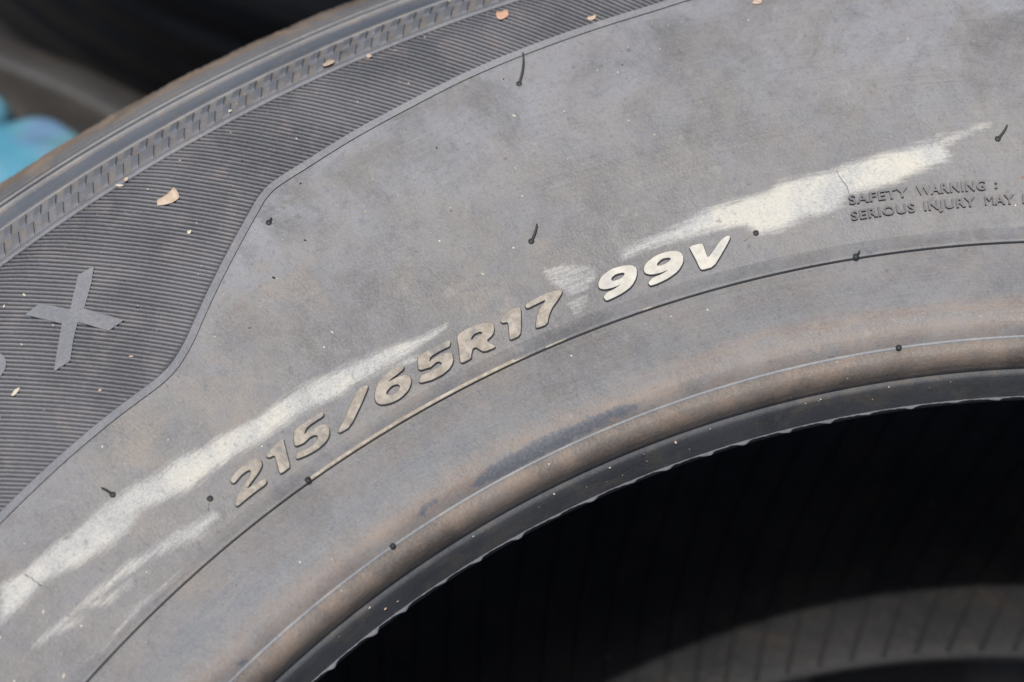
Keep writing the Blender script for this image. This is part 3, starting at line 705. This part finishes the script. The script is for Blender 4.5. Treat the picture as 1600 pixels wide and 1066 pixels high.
def crack(pts, w):
    p = resample_open(ur(pts), .5); n = len(p); t = np.gradient(p, axis=0); t /= np.hypot(*t.T)[:, None]; nr = np.stack([-t[:, 1], t[:, 0]], -1)
    g = np.random.default_rng(n); p = p + nr*g.normal(size=(n, 1))*.09; ww = w*g.uniform(.4, 1.1, (n, 1)); v = []
    for d, h in ((-1, .015), (0, .03), (1, .015)):
        q = p + nr*d*ww; v.append(polar(np.degrees(q[:, 0]/250), q[:, 1], WZ(q[:, 1]) + h))
    f = [(k*n+i, k*n+i+1, (k+1)*n+i+1, (k+1)*n+i) for k in range(2) for i in range(n-1)]
    link('crack', mesh('crack', np.concatenate(v), f), tyre, [M_SHADE_CRACK])
crack(FEAT['crack'], .07); crack(FEAT['crack2'], .12)

# vent spews (moulding hairs) and bead nubs
def tube(pts, rad, n=8):
    pts = np.asarray(pts, float); m = len(pts); v = []; f = []
    t = np.gradient(pts, axis=0); t /= np.linalg.norm(t, axis=1)[:, None]
    ref = np.array([.3, .9, .2])
    for p, d, r_ in zip(pts, t, rad):
        a = np.cross(d, ref); a /= np.linalg.norm(a); b_ = np.cross(d, a)
        for k in range(n):
            an = 2*math.pi*k/n; v.append(p + r_*(math.cos(an)*a + math.sin(an)*b_))
    for i in range(m - 1):
        for k in range(n): f.append((i*n+k, i*n+(k+1) % n, (i+1)*n+(k+1) % n, (i+1)*n+k))
    f.append(tuple(range(n-1, -1, -1))); f.append(tuple((m-1)*n + k for k in range(n)))
    return v, f
def dome(phi, r, z, rad, h, n=14):
    v = []; f = []; c = polar(phi, r, z)
    for k in range(5):
        a = k/4*math.pi/2
        for j in range(n):
            t = 2*math.pi*j/n; v.append(c + np.array([rad*math.cos(a)*math.cos(t), rad*math.cos(a)*math.sin(t), h*math.sin(a) - (.25 if k == 0 else 0)])*S)
    for k in range(4):
        for j in range(n): f.append((k*n+j, k*n+(j+1) % n, (k+1)*n+(j+1) % n, (k+1)*n+j))
    return v, f
TIP = [[8.783, 299.687, 1.2], [-3.639, 288.081, 0.8], [6.31, 262.358, 0.9], [28.27, 262.694, 0.9], [-16.432, 262.513, 0.8], [-13.587, 246.229, 0.35], [15.223, 246.757, 0.3], [-8.974, 238.844, 1.0], [20.512, 239.231, 1.2]]
M_HAIR = rubber('tan_hair', (.22, .20, .17), (.30, .27, .23), .6, .3, speck=0)
for i, ((ph, r), (tp, tr, dz)) in enumerate(zip(FEAT['spew'], TIP)):
    z0 = float(WZ(r)) + (.62 if i >= 7 else 0); A = polar(ph, r, z0 - .2); B = polar(tp, tr, float(ZP(tr)) + dz + (.8 if i >= 7 else 0))
    thin = i in (5, 6)
    up = np.array([0, 0, 1.0]); L = np.linalg.norm(B - A)
    ctrl = A*.5 + B*.5 + (up*L*(.05 if not thin else .02)) + (B - A)@np.array([[0, -.12, 0], [.12, 0, 0], [0, 0, 0]])
    ts = np.linspace(0, 1, 9); pts = [(1-t)**2*A + 2*t*(1-t)*ctrl + t*t*B for t in ts]
    rad = np.linspace(.34, .16, 9)*S*(.55 if thin else 1)
    v, f = tube(pts, rad); v2, f2 = dome(ph, r, z0, .68 if i < 7 else .75, .32 if i < 7 else .6)
    n = len(v); f = f + [tuple(a + n for a in q) for q in f2]
    mi = [1 if thin else 0]*(len(f) - len(f2)) + [0]*len(f2)
    me = mesh('vent_spew', np.array(v + v2), f, mi); me.materials.append(M_SPEW); me.materials.append(M_HAIR)
    link('vent_spew', me, tyre)
for ph, r in FEAT['nub']:
    v, f = dome(ph, 218.7, -4.0, .72, .75)
    link('nub', mesh('nub', np.array(v), f), tyre, [M_SPEW])

# ------------------------------------------------------------------ dry leaf bits and flakes lying on the tyre
def flake_mat(name, a, b_):
    k = NT(name); o = k.obj(); n = k.noise(o, 500, 4, .6)
    k.bump(n, .4, .0003); return k.fin(k.mix(k.mapr(n, .35, .65), a, b_), .75, .2)
M_LEAF = flake_mat('dry_leaf', (.46, .34, .24), (.58, .46, .35))
M_ORANGE = flake_mat('orange_leaf', (.50, .29, .18), (.60, .38, .26))
M_CRUMB = flake_mat('pale_crumb', (.55, .48, .36), (.62, .56, .45))
def flake(name, outline, lift, thick, mat, label, cat, curl=.5):
    p = resample_closed(ur(outline), 24) if lift == .63 else chaikin(ur(outline), 1 if name == 'leaf_fragment' else 2); c = p.mean(0); n = len(p); v = []; f = []
    ring_ = [p, c + (p - c)*.55]; R_ = np.abs(p - c).max()
    off = np.array([polar(math.degrees(c[0]/250), c[1], 0)])
    base = polar(math.degrees(c[0]/250), c[1], float(ZP(c[1])))
    def pt(q, up):
        d = np.hypot(*((q - c).T))/R_
        w = curl*(d**2)*(.6 + .4*np.sin(3*np.arctan2(q[:, 1]-c[1], q[:, 0]-c[0])))
        return polar(np.degrees(q[:, 0]/250), q[:, 1], ZP(np.clip(q[:, 1], 213, 356)) + lift + w + up)
    lay = []
    for up in (thick, 0):
        for q in ring_: lay.append(pt(q, up))
        lay.append(pt(c[None], up))
    v = np.concatenate(lay); o2 = 2*n + 1
    for b0, s in ((0, 1), (o2, -1)):
        for i in range(n):
            j = (i+1) % n; q = (b0+i, b0+j, b0+n+j, b0+n+i); t = (b0+n+i, b0+n+j, b0+2*n)
            f += [q[::s], t[::s]]
    for i in range(n): j = (i+1) % n; f.append((i, o2+i, o2+j, j))
    v = v - base + 0
    me = mesh(name, v, f); o = link(name, me, None, [mat], True)
    o.location = Vector(base) + Vector((0, 0, TYRE_H*S))
    return tag(o, label, cat)
flake('leaf_fragment', FEAT['leaf'], .63, .16, M_LEAF, 'tan triangular dry leaf fragment lying on the ridged panel', 'leaf', .45)
def bit(k, ru_, rr_, seed, lift, mat, label, cat='leaf', ang=0.0, curl=.3):
    ph, r = FEAT['debris'][k]; g = np.random.default_rng(seed); out = []
    for t in np.linspace(0, 2*math.pi, 9, endpoint=False):
        q = g.uniform(.7, 1.15); x, y = ru_*q*math.cos(t), rr_*q*math.sin(t)
        x, y = x*math.cos(ang) - y*math.sin(ang), x*math.sin(ang) + y*math.cos(ang)
        out.append((ph + math.degrees(x/250), r + y))
    flake('leaf_fragment' if cat == 'leaf' else 'crumb', out, lift, .22, mat, label, cat, curl)
bit(1, 1.25, 1.5, 1, .62, M_ORANGE, 'orange brown leaf scrap on the ridges at the top edge of the picture')
bit(2, 1.2, 1.6, 2, .65, M_LEAF, 'round tan leaf scrap on the checkered shoulder band')
bit(3, .55, .8, 3, .6, M_LEAF, 'tiny brown crumb at the outer ends of the ridges near the checkered band', 'crumb')
bit(4, 1.0, .42, 4, .6, M_CRUMB, 'cream coloured crumb on the ridges below the X', 'crumb', .1)
bit(5, .45, .75, 5, .62, M_LEAF, 'brown speck beside the small twig on the panel rim', 'crumb')
bit(6, .3, 1.1, 6, .62, M_CRUMB, 'small pale twig lying on the rim of the ridged panel', 'twig', .5)
bit(7, .9, .7, 7, .05, M_LEAF, 'small tan leaf scrap on smooth rubber at the top edge of the picture')
bit(8, .9, .6, 8, .6, M_LEAF, 'tan scrap on the panel border above the tall black moulding hair')
bit(9, .42, .42, 9, .6, M_CRUMB, 'yellowish grain on the ridges right of the leaf fragment', 'crumb')

# fine grit scattered over the tyre: too small and too many to count
def grit():
    g = np.random.default_rng(21); v = []; f = []; mi = []
    for i in range(245):
        if i < 170: ph, r, dz = g.uniform(-24, 16), g.uniform(272, 330), .62
        elif i < 215: ph, r, dz = g.uniform(-24, 29), g.uniform(220, 300), .02
        else: ph, r, dz = g.uniform(-20, 28), g.uniform(213.3, 214.4), 0
        if i < 170 and r < rb(ph) + 1: dz = .02
        sz = float(np.clip(g.lognormal(-2.15, .5), .05, .30)); z = float(ZP(r)) + dz
        if i >= 215: z = float(np.interp(r, [213.0, 213.3, 213.7, 214.05, 214.2], [-18.5, -16.8, -14.2, -12, -11.5])) + .05
        c = polar(ph, r, z + sz*.3); a = g.uniform(0, 6.3); b0 = len(v); el = g.uniform(1, 2.2)
        for k in range(6):
            t = a + k*math.pi/3; q = g.uniform(.6, 1.1)
            x, y = sz*q*el*math.cos(k*math.pi/3), sz*q*math.sin(k*math.pi/3)
            v.append(c + np.array([x*math.cos(a) - y*math.sin(a), x*math.sin(a) + y*math.cos(a), g.uniform(-.3, .1)*sz])*S)
        v.append(c + np.array([0, 0, .45*sz])*S); v.append(c + np.array([0, 0, -.5*sz])*S)
        m = int(g.choice(4, p=[.34, .3, .16, .2]))
        for k in range(6):
            j = (k + 1) % 6; f += [(b0+k, b0+j, b0+6), (b0+j, b0+k, b0+7)]; mi += [m, m]
    me = mesh('grit', np.array(v), f, mi)
    for m in (M_CRUMB, M_LEAF, M_SPEW, M_BROWN): me.materials.append(m)
    o = link('grit', me, None, (), False); o.location = (0, 0, TYRE_H*S)
    tag(o, 'pale and brown grit crumbs scattered over the tyre sidewall', 'grit', kind='stuff')
M_BROWN = flake_mat('brown_crumb', (.20, .13, .085), (.30, .20, .14))
grit()
